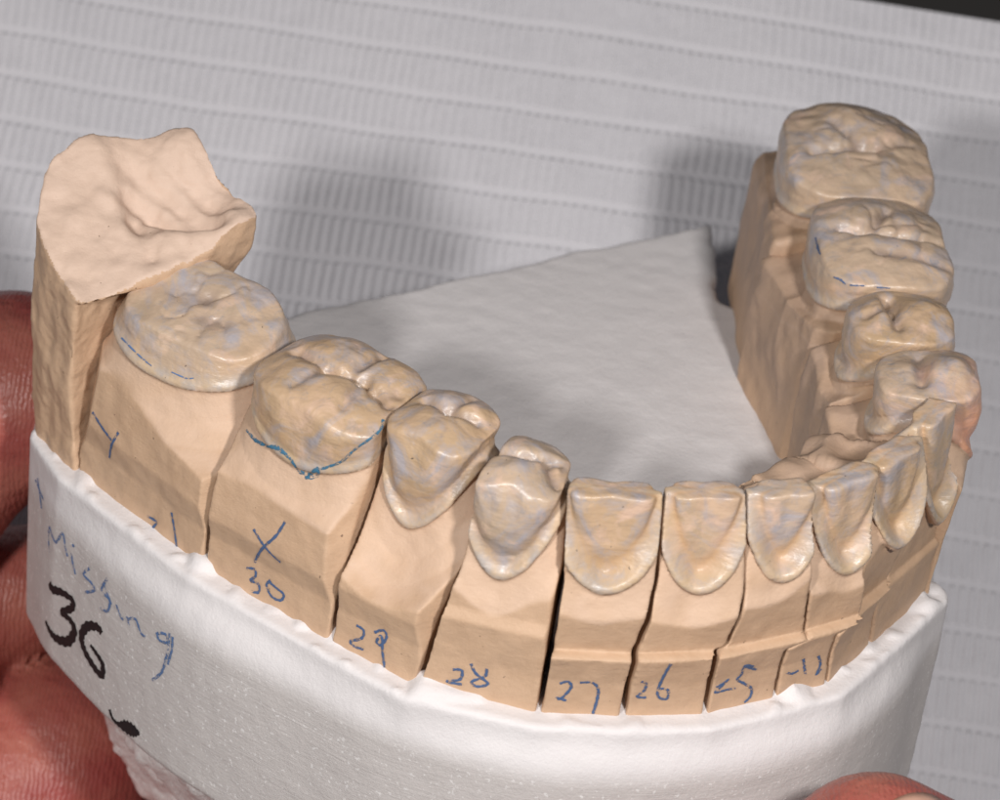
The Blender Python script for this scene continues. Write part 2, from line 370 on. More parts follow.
    qv = (np.abs(u/a)**n+np.abs(vc/b)**n)**(1/n); rrv = np.hypot(u, vc); conev = rrv*(1-1/np.maximum(qv, 0.05)) - np.interp(dzv, (prof or (PROF_Z, PROF_R))[0], (prof or (PROF_Z, PROF_R))[1])
    trim = np.clip(1-np.abs(conev)/0.022, 0, 1)*(dzv < 0)*(dzv > -0.9)
    seal = np.clip((-v-b*0.75)/0.15, 0, 1)*np.clip((V[:, 2]-0.1)/0.4, 0, 1) if rough else 0*v
    fm = (dzv[Q] > -0.0145).all(axis=1)
    body = mesh_from('die_block', V, Q[~fm], stone or M_stone, e, cen, {'trim': trim, 'seal': seal})
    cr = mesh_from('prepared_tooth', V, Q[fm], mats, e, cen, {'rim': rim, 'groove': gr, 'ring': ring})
    if lab_crown: cr['label'] = lab_crown
    DIES[num] = (e, V, Q)
    return e

def flat_top(slope=-0.25, bow=0.0, tilt=0.0):
    def f(u, v): return slope*np.minimum(v, 0.3)*(-1) * -1 + tilt*u - bow*u*u, np.zeros_like(u)
    return f
def occl(cusps, grooves, dome=0.5, base=0.0, tilt=(0, 0)):
    def f(u, v):
        T = base - dome*(u*u+v*v) + tilt[0]*u + tilt[1]*v; G = np.zeros_like(u)
        u2, v2 = (u[:, :, 0], v[:, :, 0]) if u.ndim == 3 else (u, v)
        W2 = np.stack([u2.ravel(), v2.ravel(), np.full(u2.size, 3.3+dome*7+base*50+len(cusps))], 1)
        fs = vn(W2, 5.5, 77)+0.4*vn(W2, 11, 78); inner = np.exp(-((W2[:, 0]**2+W2[:, 1]**2)/0.16)**2)
        fs = (np.exp(-(fs/0.13)**2)*inner).reshape(u2.shape); rg = vn(W2, 9, 79).reshape(u2.shape)
        if u.ndim == 3: fs, rg = fs[:, :, None], rg[:, :, None]
        T = T - (0.020 if dome <= 0.25 else 0.006)*fs + 0.006*rg; G = G + 0.5*fs
        for cu, cv, am, sg in cusps: T = T + am*np.exp(-((u-cu)**2+(v-cv)**2)/(2*sg*sg))
        for u0, v0, u1, v1, am, w in grooves:
            g = np.exp(-(seg(u, v, u0, v0, u1, v1)/w)**2); T = T - am*g; G = np.maximum(G, g)
        return T, G
    return f
vl0 = lambda w: [(0, w), (1.0, w*0.95), (2.2, w*0.75)]

def P3(px, py, z): return tuple(at(px, py, z))
def M(c, i=0): return crown_mats[c]

# 31
build_die('31', 1, 2, P3(206, 304, 1.60), -25, 0.70, 0.52, (1.17, 1.34, 1.3),
    occl([(-0.3, -0.28, 0.04, 0.2), (0.25, -0.2, 0.03, 0.2)], [(-0.25, 0.02, 0.0, -0.02, 0.03, 0.09), (0.05, 0.14, 0.22, 0.10, 0.035, 0.06)], 0.12, 0.02, (-0.04, -0.24)),
    [(0, 0), (0.3, -0.03), (0.5, 0.0), (1.1, -0.10), (2, -0.3)], vl0(0.75), M(1), 'low flat ground-down molar die beside the tall toothless block at the left', bev=[('B', 2, (1, 1.3), ([0, .3, 1.4, 2], [-.05, 0.04, .25, .3])), ('B', 1, (1, 1), ([0, .3, 1.4, 2], [-.05, 0.05, .2, .2]))], prof=STUMP, seed=31)
# 30
build_die('30', 2, 3, P3(343, 372, 1.72), -32, 0.655, 0.52, (1.16, 1.42, 1.2),
    occl([(-0.33, 0.24, 0.05, 0.20), (0.02, 0.27, 0.03, 0.15), (0.32, 0.2, 0.03, 0.16), (-0.28, -0.30, 0.09, 0.20), (0.28, -0.30, 0.08, 0.18)],
         [(-0.45, -0.04, -0.1, 0.03, 0.07, 0.05), (-0.1, 0.03, 0.15, -0.05, 0.08, 0.045), (0.15, -0.05, 0.42, 0.02, 0.06, 0.05), (-0.12, 0.0, -0.18, 0.34, 0.025, 0.045), (0.16, 0.0, 0.24, 0.30, 0.025, 0.04), (0.02, 0.0, 0.06, -0.40, 0.05, 0.045), (0.3, 0, 0.42, -0.12, 0.045, 0.05)], 0.30, -0.02),
    [(0, 0), (0.3, -0.03), (0.48, 0.0), (1.0, -0.10), (2, -0.3)], vl0(0.75), M(2), 'broad molar die with a blue ink line under its crown and an x mark', bev=[('B', 3, (1, 1.4), ([0, .3, 1.4, 2], [-.05, 0.05, .30, .35])), ('B', 2, (1, 1), ([0, .4, 1.4, 2], [-.05, 0.0, .12, .2]))], prof=MOL, seed=30)
# 29
build_die('29', 3, 4, P3(446, 416, 1.74), -29, 0.39, 0.40, (0.98, 1.5, 1.2),
    occl([(-0.02, 0.12, 0.05, 0.17), (-0.14, -0.22, 0.05, 0.12), (0.14, -0.22, 0.05, 0.12)], [(-0.22, -0.07, 0.0, -0.03, 0.06, 0.04), (0.0, -0.03, 0.2, -0.09, 0.06, 0.04), (0.0, -0.03, 0.04, -0.3, 0.035, 0.035)], 0.40, 0.0),
    [(0, 0), (0.3, -0.03), (0.5, 0), (1.0, -0.10), (2, -0.3)], vl0(0.6), M(0), 'glossy amber premolar die numbered 29, right of the broad molar', bev=[('B', 4, (1, 1.5), ([0, .3, 1.4, 2], [-.05, 0.03, .16, .2])), ('B', 3, (1, 1), ([0, .5, 1.4, 2], [-.05, 0.0, .12, .2]))], prof=POST, seed=29)
# 28
build_die('28', 4, 5, P3(522, 462, 1.76), -10, 0.385, 0.38, (1.0, 1.55, 1.2),
    occl([(-0.05, 0.14, 0.06, 0.16), (-0.02, -0.22, 0.05, 0.13), (0.2, -0.1, 0.02, 0.08)], [(-0.2, -0.06, 0.02, -0.03, 0.06, 0.04), (0.02, -0.03, 0.22, -0.12, 0.055, 0.04), (0.17, -0.05, 0.28, 0.12, 0.05, 0.04)], 0.45, 0.0),
    [(0, 0), (0.3, -0.02), (0.66, 0.0), (0.74, -0.05), (1.1, -0.10), (2, -0.25)], vl0(0.6), M(1), 'pale premolar die numbered 28, left of the flat-topped front teeth', bev=[('B', 5, (1, 1.5), ([0, .5, .8, 1.4, 2], [-.05, 0.0, .05, .12, .2])), ('B', 4, (1, 1), ([0, .5, 1.4, 2], [-.05, 0.0, .1, .2]))], prof=POST, seed=28)
def thk(b): return [(-1.2, 1.0), (-0.6, 0.99), (-0.3, 0.5+0.5*0.20/b), (-0.02, 0.20/b), (0.2, 0.19/b)]
def ft(sl=0.10, tilt=0.0):
    def f(u, v): return sl*v*0 - 0.10*np.abs(v)*0 + tilt*u - 0.03*u*u + 0.004*np.sin(u*9+1), np.zeros_like(u)
    return f
build_die('27', 5, 6, P3(614, 488, 1.79), 5, 0.40, 0.25, (1.07, 1.75, 1.2), ft(),
    [(0, 0), (0.3, 0.01), (0.55, 0.065), (0.575, -0.01), (0.95, 0.03), (2, 0.03)], vl0(0.6), M(0), 'widest flat-topped front tooth die, numbered 27, beside the premolars', thick=thk(.25), n=3.0, pw=1.15, lean=-0.03, seed=27)
build_die('26', 6, 7, P3(707, 489, 1.77), 10, 0.355, 0.245, (1.05, 1.73, 1.2), ft(),
    [(0, 0), (0.3, 0.01), (0.55, 0.065), (0.575, -0.01), (0.95, 0.03), (2, 0.03)], vl0(0.6), M(3), 'flat-topped front tooth die numbered 26, second from the premolars', thick=thk(.245), n=2.8, pw=1.35, lean=-0.03, seed=26)
build_die('25', 7, 8, P3(786, 487, 1.74), 17, 0.315, 0.24, (1.10, 1.70, 1.2), ft(),
    [(0, 0), (0.3, 0.01), (0.55, 0.065), (0.575, -0.01), (0.95, 0.03), (2, 0.03)], vl0(0.6), M(1), 'small flat-topped front tooth die numbered 25, left of the leaf-shaped tooth', thick=thk(.24), n=2.8, pw=1.4, lean=-0.03, seed=25)
build_die('24', 8, 9, P3(846, 474, 1.71), 33, 0.33, 0.24, (1.0, 1.66, 1.4), ft(0, 0.05),
    [(0, 0), (0.3, 0.01), (0.55, 0.065), (0.575, -0.01), (0.95, 0.03), (2, 0.03)], vl0(0.95), M(3), 'leaf-shaped front tooth die dark at its lower edge, right of the block numbered 25', thick=thk(.24), n=3.0, pw=1.25, lean=-0.03, seed=24, lf=6.0, ext=0.45, rough=0.06)
build_die('23', 9, 10, P3(893, 450, 1.71), 46, 0.33, 0.25, (1.0, 1.66, 1.4), ft(0, 0.05),
    [(0, 0), (0.3, 0.01), (0.55, 0.065), (0.575, -0.01), (0.95, 0.03), (2, 0.03)], vl0(0.95), M(0), 'narrow front tooth die turned right, just past the leaf-shaped tooth', thick=thk(.25), n=3.0, pw=1.2, lean=-0.03, seed=23, lf=6.0, ext=0.45, rough=0.06)
build_die('22', 10, 11, P3(934, 408, 1.76), 58, 0.31, 0.25, (0.86, 1.68, 1.4), ft(0, 0.1),
    [(0, 0), (0.52, 0.02), (0.56, -0.02), (1.1, 0.0), (2, -0.1)], vl0(0.9), M(3), 'thin tall tooth die seen edge-on where the arch bends back', thick=thk(.25), n=2.8, pw=1.2, lean=-0.03, seed=22, lf=6.0, ext=0.45, rough=0.06)
def lingual(s): return [('line', 0), (0, 0.0), (0.7, -0.02), (1.2, -0.07), (1.5, -0.17), (2.2, -0.5)]
build_die('21', 11, 12, P3(932, 370, 1.76), 92, 0.37, 0.42, (1.05, 1.45, 1.2),
    occl([(0, 0.15, 0.10, 0.13), (0.0, -0.2, 0.02, 0.12)], [(-0.15, -0.08, 0.2, -0.08, 0.06, 0.06)], 0.3, 0.0, (0, 0.08)),
    [(0, 0), (0.5, 0.02), (1.0, 0.08), (1.5, 0.02), (2, -0.1)], lingual(0.75), M(4), 'premolar die with an orange-pink cheek side, at the right edge of the model', prof=POST, seed=21, lf=8.0, ext=0.4, rough=0.022)
build_die('20', 12, 13, P3(903, 312, 1.78), 100, 0.39, 0.44, (1.1, 1.45, 1.2),
    occl([(0, 0.17, 0.09, 0.15), (0.1, -0.22, 0.05, 0.1), (-0.1, -0.2, 0.05, 0.1)], [(-0.18, -0.08, 0.2, -0.08, 0.09, 0.055), (0, -0.1, -0.05, -0.3, 0.04, 0.04)], 0.35, 0.0),
    [(0, 0), (0.5, 0.02), (1.0, 0.08), (1.5, 0.02), (2, -0.1)], lingual(0.8), M(2), 'yellowish two-cusped premolar die in front of the molar with blue dashes', bev=[('L', 13, (1, 1), ([0, 1.4, 2], [0, .04, .1]))], prof=POST, seed=20, lf=8.0, ext=0.4, rough=0.022)
build_die('19', 13, 14, P3(885, 232, 1.82), 97, 0.64, 0.57, (1.2, 1.5, 1.3),
    occl([(-0.30, 0.2, 0.05, 0.2), (0.33, 0.2, 0.04, 0.2), (-0.28, -0.25, 0.04, 0.18), (0.28, -0.25, 0.06, 0.18)],
         [(-0.02, 0.50, -0.06, 0.1, 0.09, 0.04), (-0.06, 0.1, 0.04, -0.35, 0.09, 0.04), (0.04, -0.1, 0.3, 0.05, 0.06, 0.05), (-0.3, -0.1, -0.35, 0.45, 0.035, 0.05)], 0.25, 0.0, (0.04, -0.02)),
    [(0, 0), (0.5, 0.02), (1.0, 0.08), (1.5, 0.02), (2, -0.1)], lingual(0.85), M(1), 'molar die with dark blue dashes along its edge, second from the back right', bev=[('L', 13, (1, 1), ([0, 1.4, 2], [0, .06, .2]))], prof=MOL, n=3.1, seed=19, lf=8.0, ext=0.3, rough=0.022)
build_die('18', 14, 15, P3(860, 142, 1.9), 94, 0.70, 0.64, (1.35, 1.55, 1.4),
    occl([(-0.35, 0.27, 0.03, 0.2), (0.2, 0.3, 0.03, 0.2), (-0.3, -0.27, 0.03, 0.2), (0.38, -0.05, 0.09, 0.22)],
         [(-0.15, -0.4, -0.05, 0.1, 0.07, 0.06), (-0.05, 0.1, 0.1, 0.42, 0.04, 0.05), (-0.05, 0.0, 0.25, -0.2, 0.04, 0.05)], 0.22, 0.0, (0.07, -0.05)),
    [(0, 0), (0.5, 0.02), (1.0, 0.08), (1.5, 0.02), (2, -0.1)], lingual(1), M(1), 'rearmost molar die at the far right end of the arch', bev=[('L', 14, (1, 1), ([0, .5, 1.4, 2], [-.03, 0.03, .10, .2]))], prof=MOL, n=3.1, seed=18, lf=8.0, ext=0.2, rough=0.022)

# 32: the tall toothless block, its top left as broken trimmed facets
def build_32():
    lo = (-4.0, -0.5, -0.2); hi = (-1.7, 1.5, 2.75); X, Y, Z = grid(lo, hi, H)
    poly = [(-3.66, 0.33), (-3.13, -0.24), (-2.88, 0.20), (-2.72, 0.04), (-2.10, 0.40), (-1.98, 0.60), (-2.30, 0.86), (-2.62, 1.22), (-3.36, 1.02), (-3.62, 0.72)]
    # convex outline minus a waist below the right lobe
    F = -0.12 - Z
    cxy = np.array([-3.0, 0.5])
    m = len(poly)
    D = np.full(X.shape, -9.0)
    hull = [0, 1, 3, 4, 5, 7, 8, 9]
    for i, j in zip(hull, hull[1:]+hull[:1]):
        (x0, y0), (x1, y1) = poly[i], poly[j]; nx, ny = (y1-y0), -(x1-x0); L = math.hypot(nx, ny); nx /= L; ny /= L
        if (cxy[0]-x0)*nx + (cxy[1]-y0)*ny > 0: nx, ny = -nx, -ny
        D = smax(D, (X-x0)*nx + (Y-y0)*ny, 0.03)
    waist = 0.13*np.exp(-((Z-1.3)/0.4)**2)*np.clip((X+2.7)/0.4, 0, 1) 
    D = D + waist
    D = smax(D, -(( X+3.66)*0.99 - 0.10*np.clip((0.55-Z), -.1, .45)/0.45*0.5), 0.04)
    # top: a plain slope on the left, a ridge, a scooped hollow with terraces, a chipped rim round the right lobe
    T = 1.55 + 0.50*(Y+0.17) + 0.30*np.clip(-(X+2.95), 0, 1)*np.clip(Y, 0, 1)
    T = T + 0.11*np.exp(-((X+2.60)**2+(Y-1.08)**2)/0.05)
    sc_ = seg(X, Y, -2.86, 0.70, -2.40, 0.70)
    T = T - 0.12*np.exp(-(sc_/0.24)**2) + 0.05*np.exp(-((X+2.95)**2+(Y-1.05)**2)/0.06) - 0.05*np.exp(-(seg(X, Y, -2.8, 0.62, -2.3, 0.5)/0.06)**2)
    T = T + 0.07*np.exp(-(seg(X, Y, -2.80, 0.36, -2.15, 0.44)/0.11)**2) + 0.06*np.exp(-(seg(X, Y, -3.3, 0.95, -2.98, 0.42)/0.12)**2)
    T = T + 0.13*np.exp(-((X+2.10)**2+(Y-0.58)**2)/0.06)
    T = T - 0.07*np.exp(-(seg(X, Y, -2.92, 0.52, -2.72, 0.22)/0.07)**2)
    terr = np.sin((Y*1.0+X*0.35)*34 + 2*np.sin(X*5))
    T = T + 0.018*terr*np.exp(-(sc_/0.3)**2)
    P2 = np.stack([X[:, :, 0].ravel(), Y[:, :, 0].ravel(), np.zeros(X[:, :, 0].size)], 1)
    T = T + (0.022*vn(P2, 4.5, 61)+0.012*vn(P2, 10, 62)).reshape(X.shape[:2])[:, :, None]
    D = D + (0.030*vn(P2, 3.5, 64)+0.012*vn(P2, 9, 65)).reshape(X.shape[:2])[:, :, None]
    T = np.minimum(T, 2.42 - 0.25*np.clip(-3.25-X, 0, 1)*2)
    F = smax(F, D, 0.03); F = smax(F, (Z-T)*0.85, 0.022)
    d, g = fcut(1, X, Y, Z); F = smax(F, d+g-np.clip(Z-1.5, 0, 2)*3-0.9*np.clip((Y-0.28)/0.25, 0, 1), 0.03)
    V, Q = surface_nets(F, lo, H); Nn = vnormals(V, Q)
    V = V + Nn*(0.022*vn(V, 3, 5) + 0.009*vn(V, 8, 6) + 0.005*vn(V, 18, 7))[:, None]
    cen = np.array([-3.0, 0.5, 0.0])
    e = empty('removable_die', cen, 'tall toothless block with a rough trimmed top at the left end of the arch', 'dental die', 'removable stone dies of the arch')
    top = (Nn[:, 2] > 0.30) & (V[:, 2] > 1.2); fm = top[Q].sum(axis=1) >= 3
    mesh_from('die_block', V, Q[~fm], M_stone, e, cen); mesh_from('trimmed_top', V, Q[fm], M_stone_pale, e, cen)
    DIES['32'] = (e, V, Q)
build_32()

# ------------------------------------------------------------------ white base
ft_pts = [at(28, 425, 0), at(75, 470, 0), at(205, 567, 0), at(330, 640, 0), at(415, 685, 0), at(537, 712, 0), at(622, 715, 0), at(705, 713, 0), at(775, 697, 0), at(828, 680, 0), at(872, 645, 0), at(925, 590, 0)]
outer = [(-3.58, 1.20), (-3.58, 0.44), (-3.32, -0.28), (-2.2, -1.46), (-1.1, -2.14), (-0.42, -2.48), (0.5, -2.68), (1.2, -2.62), (1.86, -2.44), (2.42, -2.16), (2.86, -1.80), (3.30, -1.15), (3.52, -0.4), (3.6, 0.5), (3.62, 1.6), (3.5, 3.1), (2.4, 3.1), (1.80, 3.45), (1.70, 4.75), (-1.84, 2.41)]
def poly_sd(X, Y, poly):
    d = np.full(X.shape, 1e9); s = np.ones(X.shape); n = len(poly)
    for i in range(n):
        (x0, y0), (x1, y1) = poly[i], poly[(i+1) % n]
        d = np.minimum(d, seg(X, Y, x0, y0, x1, y1))
        c = ((y0 > Y) != (y1 > Y)) & (X < (x1-x0)*(Y-y0)/((y1-y0) if abs(y1-y0) > 1e-9 else 1e-9) + x0)
        s = np.where(c, -s, s)
    return d*s
def build_base():
    h = 0.03; lo = (-4.1, -3.1, -2.25); hi = (4.0, 5.1, 0.3); X, Y, Z = grid(lo, hi, h)
    X2, Y2 = X[:, :, 0], Y[:, :, 0]
    # dense smooth outline
    pts = np.array(outer); n = len(pts)
    sm = []
    for i in range(n):
        p0, p1, p2, p3 = pts[i-1], pts[i], pts[(i+1) % n], pts[(i+2) % n]
        straight = i >= 14 or i == n-1
        for t in np.linspace(0, 1, 6, endpoint=False):
            if straight: sm.append(p1*(1-t)+p2*t)
            else: sm.append(0.5*((2*p1)+(-p0+p2)*t+(2*p0-5*p1+4*p2-p3)*t*t+(-p0+3*p1-3*p2+p3)*t**3))
    D2 = poly_sd(X2, Y2, [tuple(p) for p in sm])[:, :, None] + 0*Z
    # straight cut at the left front: chord wall seen carrying the writing
    topz = 0.0 + 0*Z
    P2 = np.stack([X2.ravel(), Y2.ravel(), np.zeros(X2.size)], 1)
    rimn = vn(P2, 3.2, 9).reshape(X2.shape)
    chip = (0.035*vn(P2, 2.2, 31)+0.02*vn(P2, 7, 32)).reshape(X2.shape)*np.clip((Y2-1.2)/0.5, 0, 1)
    F = D2 + chip[:, :, None] - 0.015*np.clip(-Z-0.5, 0, 2)
    # rounded shoulder along the outside of the arch only; the open tongue side keeps a crisp edge
    backness = np.clip((Y2-1.2)/0.5, 0, 1)[:, :, None]
    F1 = smax(F, Z-0.0, 0.5); F2 = smax(F, Z-0.0, 0.06)
    F = F1*(1-backness) + F2*backness
    # plaster lip creeping up the feet of the blocks in scallops
    lip = np.full(X2.shape, 9.0)
    fl = [FEET[k] for k in range(1, 12)]; fl = [(-3.46, 0.25)] + fl
    for (x0, y0), (x1, y1) in zip(fl[:-1], fl[1:]): lip = np.minimum(lip, seg(X2, Y2, x0, y0, x1, y1))
    bumps = np.clip(vn(P2, 3.4, 21).reshape(X2.shape)*2.2-0.5, 0, 1)*0.10 + np.clip(vn(P2, 8, 22).reshape(X2.shape)*2-0.6, 0, 1)*0.04
    hgt = (-0.01 + bumps)*np.exp(-(lip/0.13)**4)
    F = smin(F, smax(smax(lip-0.17, 0*lip-9, 0.05)[:, :, None] + 0*Z, Z-hgt[:, :, None], 0.05), 0.06)
    F = smax(F, -1.84-Z, 0.08)
    V, Q = surface_nets(F, lo, h); Nn = vnormals(V, Q)
    flat = (Nn[:, 2] > 0.9)
    V = V + Nn*(0.008*vn(V, 1.6, 3) + 0.003*vn(V, 7, 4) + 0.0015*vn(V*np.array([1, 2.5, 1]), 3.5, 41)*np.clip((V[:, 1]-0.3)/0.8, 0, 1))[:, None]
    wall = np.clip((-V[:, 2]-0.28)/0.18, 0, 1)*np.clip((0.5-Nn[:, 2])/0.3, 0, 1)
    e = empty('model_base', (0, 0, -2), 'white plaster base under all the dies with a black handwritten 36 on its side', 'plaster base')
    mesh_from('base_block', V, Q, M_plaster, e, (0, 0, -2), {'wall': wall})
    # lumpy mounting plaster underneath
    h = 0.05; lo = (-3.8, -2.9, -4.4); hi = (3.7, 4.9, -1.7); X, Y, Z = grid(lo, hi, h)
    D2 = poly_sd(X[:, :, 0], Y[:, :, 0], [(x*0.965+0.03, y*0.965+0.03) for x, y in outer])[:, :, None]
    F = D2 + 0.45*np.clip(-Z-1.84, 0, 3)
    F = smax(F, Z+1.81, 0.05); F = smax(F, -4.2-Z, 0.2)
    V, Q = surface_nets(F, lo, h); Nn = vnormals(V, Q)
    V = V + Nn*(0.08*vn(V, 1.6, 13) + 0.06*vn(V, 4, 14) + 0.045*np.abs(vn(V, 8, 15)))[:, None]
    mesh_from('rough_mound', V, Q, M_mound, e, (0, 0, -2))
    return e
rng = np.random.RandomState(4)
LIPS = []
for (p, q) in zip(ft_pts[:-1], ft_pts[1:]):
    LIPS.append((p[:2]*0.98, 0.09))
    for t in (0.25, 0.45, 0.7): LIPS.append(((p*(1-t)+q*t)[:2]*1.015, 0.05+0.05*rng.rand()))
for px, py in ((140, 520), (128, 515), (240, 590), (350, 655), (95, 445), (435, 690), (500, 700)): LIPS.append((at(px, py+12, 0)[:2], 0.13))
BASE = build_base()

# ------------------------------------------------------------------ writing: strokes laid on the surfaces they were written on
def bvh_of(V, Q): return BVHTree.FromPolygons([tuple(v) for v in V], [tuple(q) for q in Q])
def ribbon(name, strokes, bvh, mat, parent, width, origin, lift=0.006):
    verts, faces = [], []
    for st in strokes:
        st = [np.array(p, float) for p in st]; pts = []
        if len(st) > 2:      # smooth through the points
            e = [st[0]]+st+[st[-1]]
            for i in range(1, len(e)-2):
                for t in np.linspace(0, 1, 8, endpoint=False):
                    p0, p1, p2, p3 = e[i-1:i+3]
                    pts.append(0.5*((2*p1)+(-p0+p2)*t+(2*p0-5*p1+4*p2-p3)*t*t+(-p0+3*p1-3*p2+p3)*t**3))
            pts.append(st[-1])
        else: pts = [st[0]*(1-t)+st[1]*t for t in np.linspace(0, 1, 12)]
        hit = []
        for p in pts:
            d = fwd*FPX + CR*(p[0]-500) - CU*(p[1]-400)
            loc, nor, _, dist = bvh.ray_cast(Vector(CPOS), Vector(d).normalized())
            if loc is None: continue
            if nor.dot(Vector(d)) > 0: nor = -nor
            hit.append((loc, nor, p[2] if len(p) > 2 else 1.0))
        prev = None
        for i, (l, nn, w) in enumerate(hit):
            a = hit[max(i-1, 0)][0]; b = hit[min(i+1, len(hit)-1)][0]; t = (b-a)
            if t.length < 1e-6: continue
            sd = t.normalized().cross(nn).normalized()*width*0.5*w*(0.85+0.3*math.sin(i*1.7)*0.5)
            row = [l+sd+nn*lift, l+nn*(lift*1.6), l-sd+nn*lift]
            k0 = len(verts); verts += [tuple(np.array(r)-origin) for r in row]
            if prev is not None and (l-hit[i-1][0]).length < 0.2:
                faces += [(prev, prev+1, k0+1, k0), (prev+1, prev+2, k0+2, k0+1)]
            prev = k0
    me = bpy.data.meshes.new(name); me.from_pydata(verts, [], faces); me.materials.append(mat)
    for p in me.polygons: p.use_smooth = True
    return link(bpy.data.objects.new(name, me), parent)

INK = {
 '31': [[(93, 412), (103, 428), (112, 440)], [(119, 432), (112, 445), (110, 458)], [(148, 516), (157, 522), (152, 530), (158, 536), (154, 540), (149, 535)], [(172, 512), (175, 530), (177, 546)]],
 '30': [[(254, 529), (262, 542), (271, 553), (281, 562)], [(286, 521), (276, 536), (262, 549), (255, 562)], [(247, 568), (255, 569), (256, 576), (251, 580), (259, 584), (259, 592), (252, 591)], [(271, 580), (267, 585), (272, 596), (281, 600), (284, 594), (276, 587), (270, 582)]],
 '29': [[(357, 625), (364, 630), (362, 638), (351, 641), (355, 646), (364, 649)], [(375, 632), (384, 630), (387, 637), (381, 645), (377, 641), (382, 636), (383, 652), (385, 667)]],
 '28': [[(453, 669), (462, 670), (460, 679), (447, 681), (462, 684)], [(471, 663), (476, 673), (488, 683), (477, 686), (472, 681), (485, 676), (487, 668)]],
 '27': [[(560, 683), (568, 681), (571, 687), (561, 698), (557, 697), (566, 700)], [(580, 682), (592, 682), (598, 688), (597, 699), (593, 713)]],
 '26': [[(641, 681), (646, 683), (644, 690), (637, 696), (646, 697)], [(671, 663), (664, 675), (658, 689), (659, 697), (667, 698), (668, 690), (662, 688), (659, 690)]],
 '25': [[(716, 687), (724, 682), (728, 679), (721, 686), (715, 692), (727, 689), (735, 688)], [(753, 666), (745, 665), (741, 674), (737, 679), (744, 683), (751, 688), (750, 696), (744, 702)], [(745, 666), (756, 669)]],
 '24': [[(786, 672), (792, 673), (798, 670)], [(803, 658), (804, 666), (805, 674)], [(818, 655), (820, 664), (816, 674), (821, 668)]],
}
for kx, st in INK.items():
    e, V, Q = DIES[kx]
    B = bvh_of(V, Q); groups = []
    for q in st:                       # strokes that overlap sideways make one figure
        xs = [p[0] for p in q]; x0, x1 = min(xs), max(xs)
        for g in groups:
            if x0 < g[1]+1 and x1 > g[0]-1: g[0] = min(g[0], x0); g[1] = max(g[1], x1); g[2].append(q); break
        else: groups.append([x0, x1, [q]])
    for g in groups: ribbon('handwritten_digit', g[2], B, M_pencil, e, 0.026, np.array(e.location))
e, V, Q = DIES['30']
ribbon('ink_line', [[(247, 430, .7), (256, 440, 1.3), (268, 446, 1), (278, 448, 1.6), (290, 458, 1), (299, 470, 1.5), (309, 474, 1.3), (318, 468, 1), (317, 476, 1), (306, 477, 1.2), (314, 472, .6), (318, 470, 1), (330, 466, .8), (343, 460, 1), (356, 448, .8), (378, 432, .9), (383, 420, 1)]], bvh_of(V, Q), M_blue, e, 0.028, np.array(e.location))
e, V, Q = DIES['31']
for q in ([(122, 338, 1), (140, 356, 1), (152, 366, .7)], [(172, 372, .7), (186, 378, .9), (194, 378, .6)]): ribbon('ink_line', [q], bvh_of(V, Q), M_faint, e, 0.016, np.array(e.location))
e, V, Q = DIES['19']
for q in ([(816, 238, 1), (818, 247, 2), (821, 255, 1)], [(834, 277, .7), (841, 280, 1.3), (846, 284, .7)], [(850, 285, .8), (866, 286, .8)], [(874, 287, .8), (890, 288, .6)]): ribbon('ink_line', [q], bvh_of(V, Q), M_pencil, e, 0.018, np.array(e.location))
bm = BASE.children[0]
bv = [np.array(v.co)+np.array(BASE.location) for v in bm.data.vertices]; bq = [tuple(p.vertices) for p in bm.data.polygons]
BB = BVHTree.FromPolygons([tuple(v) for v in bv], bq); bo = np.array(BASE.location)
for dg in ([[(50, 583, 1.1), (53, 589, 1.2), (62, 592, 1), (73, 600, .9), (72, 608, 1), (62, 612, .8), (70, 619, .9), (75, 630, 1.2), (69, 641, 1.3), (58, 639, 1.2), (51, 632, 1), (46, 621, .6)],
    [(102, 633, 1), (98, 627, 1.1), (88, 626, 1.2), (82, 636, 1.2), (85, 650, 1.1), (94, 666, 1.1), (102, 675, 1), (103, 664, .9), (96, 652, .7), (91, 645, .5)]]): ribbon('handwritten_digit', [dg], BB, M_marker, BASE, 0.078, bo)
ribbon('marker_blot', [[(110, 709, .35), (113, 718, .35), (119, 724, .5), (127, 727, 1.3), (134, 730, 1.2), (140, 733, .3)]], BB, M_marker, BASE, 0.11, bo)
LET = [[(38, 478), (40, 492), (42, 508)], [(36, 480), (44, 500)], [(50, 526), (49, 538), (50, 552)], [(50, 527), (56, 542), (63, 533), (66, 548), (68, 556)], [(72, 553), (73, 562), (76, 574)], [(73, 545), (75, 546)],
    [(90, 568), (84, 574), (92, 583), (95, 590), (86, 592)], [(108, 578), (102, 590), (110, 600), (108, 611), (101, 608)], [(104, 584), (112, 604)], [(117, 604), (120, 614), (124, 620)], [(127, 616), (130, 627)], [(128, 619), (136, 619), (141, 632), (146, 637)],
    [(158, 633), (166, 634), (168, 642), (160, 640), (157, 632)], [(170, 632), (169, 645), (166, 660), (162, 672), (153, 680)], [(173, 636), (172, 650), (168, 664)]]
groups = []
for q in LET:
    xs = [p[0] for p in q]; x0, x1 = min(xs), max(xs)
    for g in groups:
        if x0 < g[1]+0.5 and x1 > g[0]-0.5: g[0] = min(g[0], x0); g[1] = max(g[1], x1); g[2].append(q); break
    else: groups.append([x0, x1, [q]])
for g in groups: ribbon('handwritten_letter', g[2], BB, M_faint, BASE, 0.030, bo)

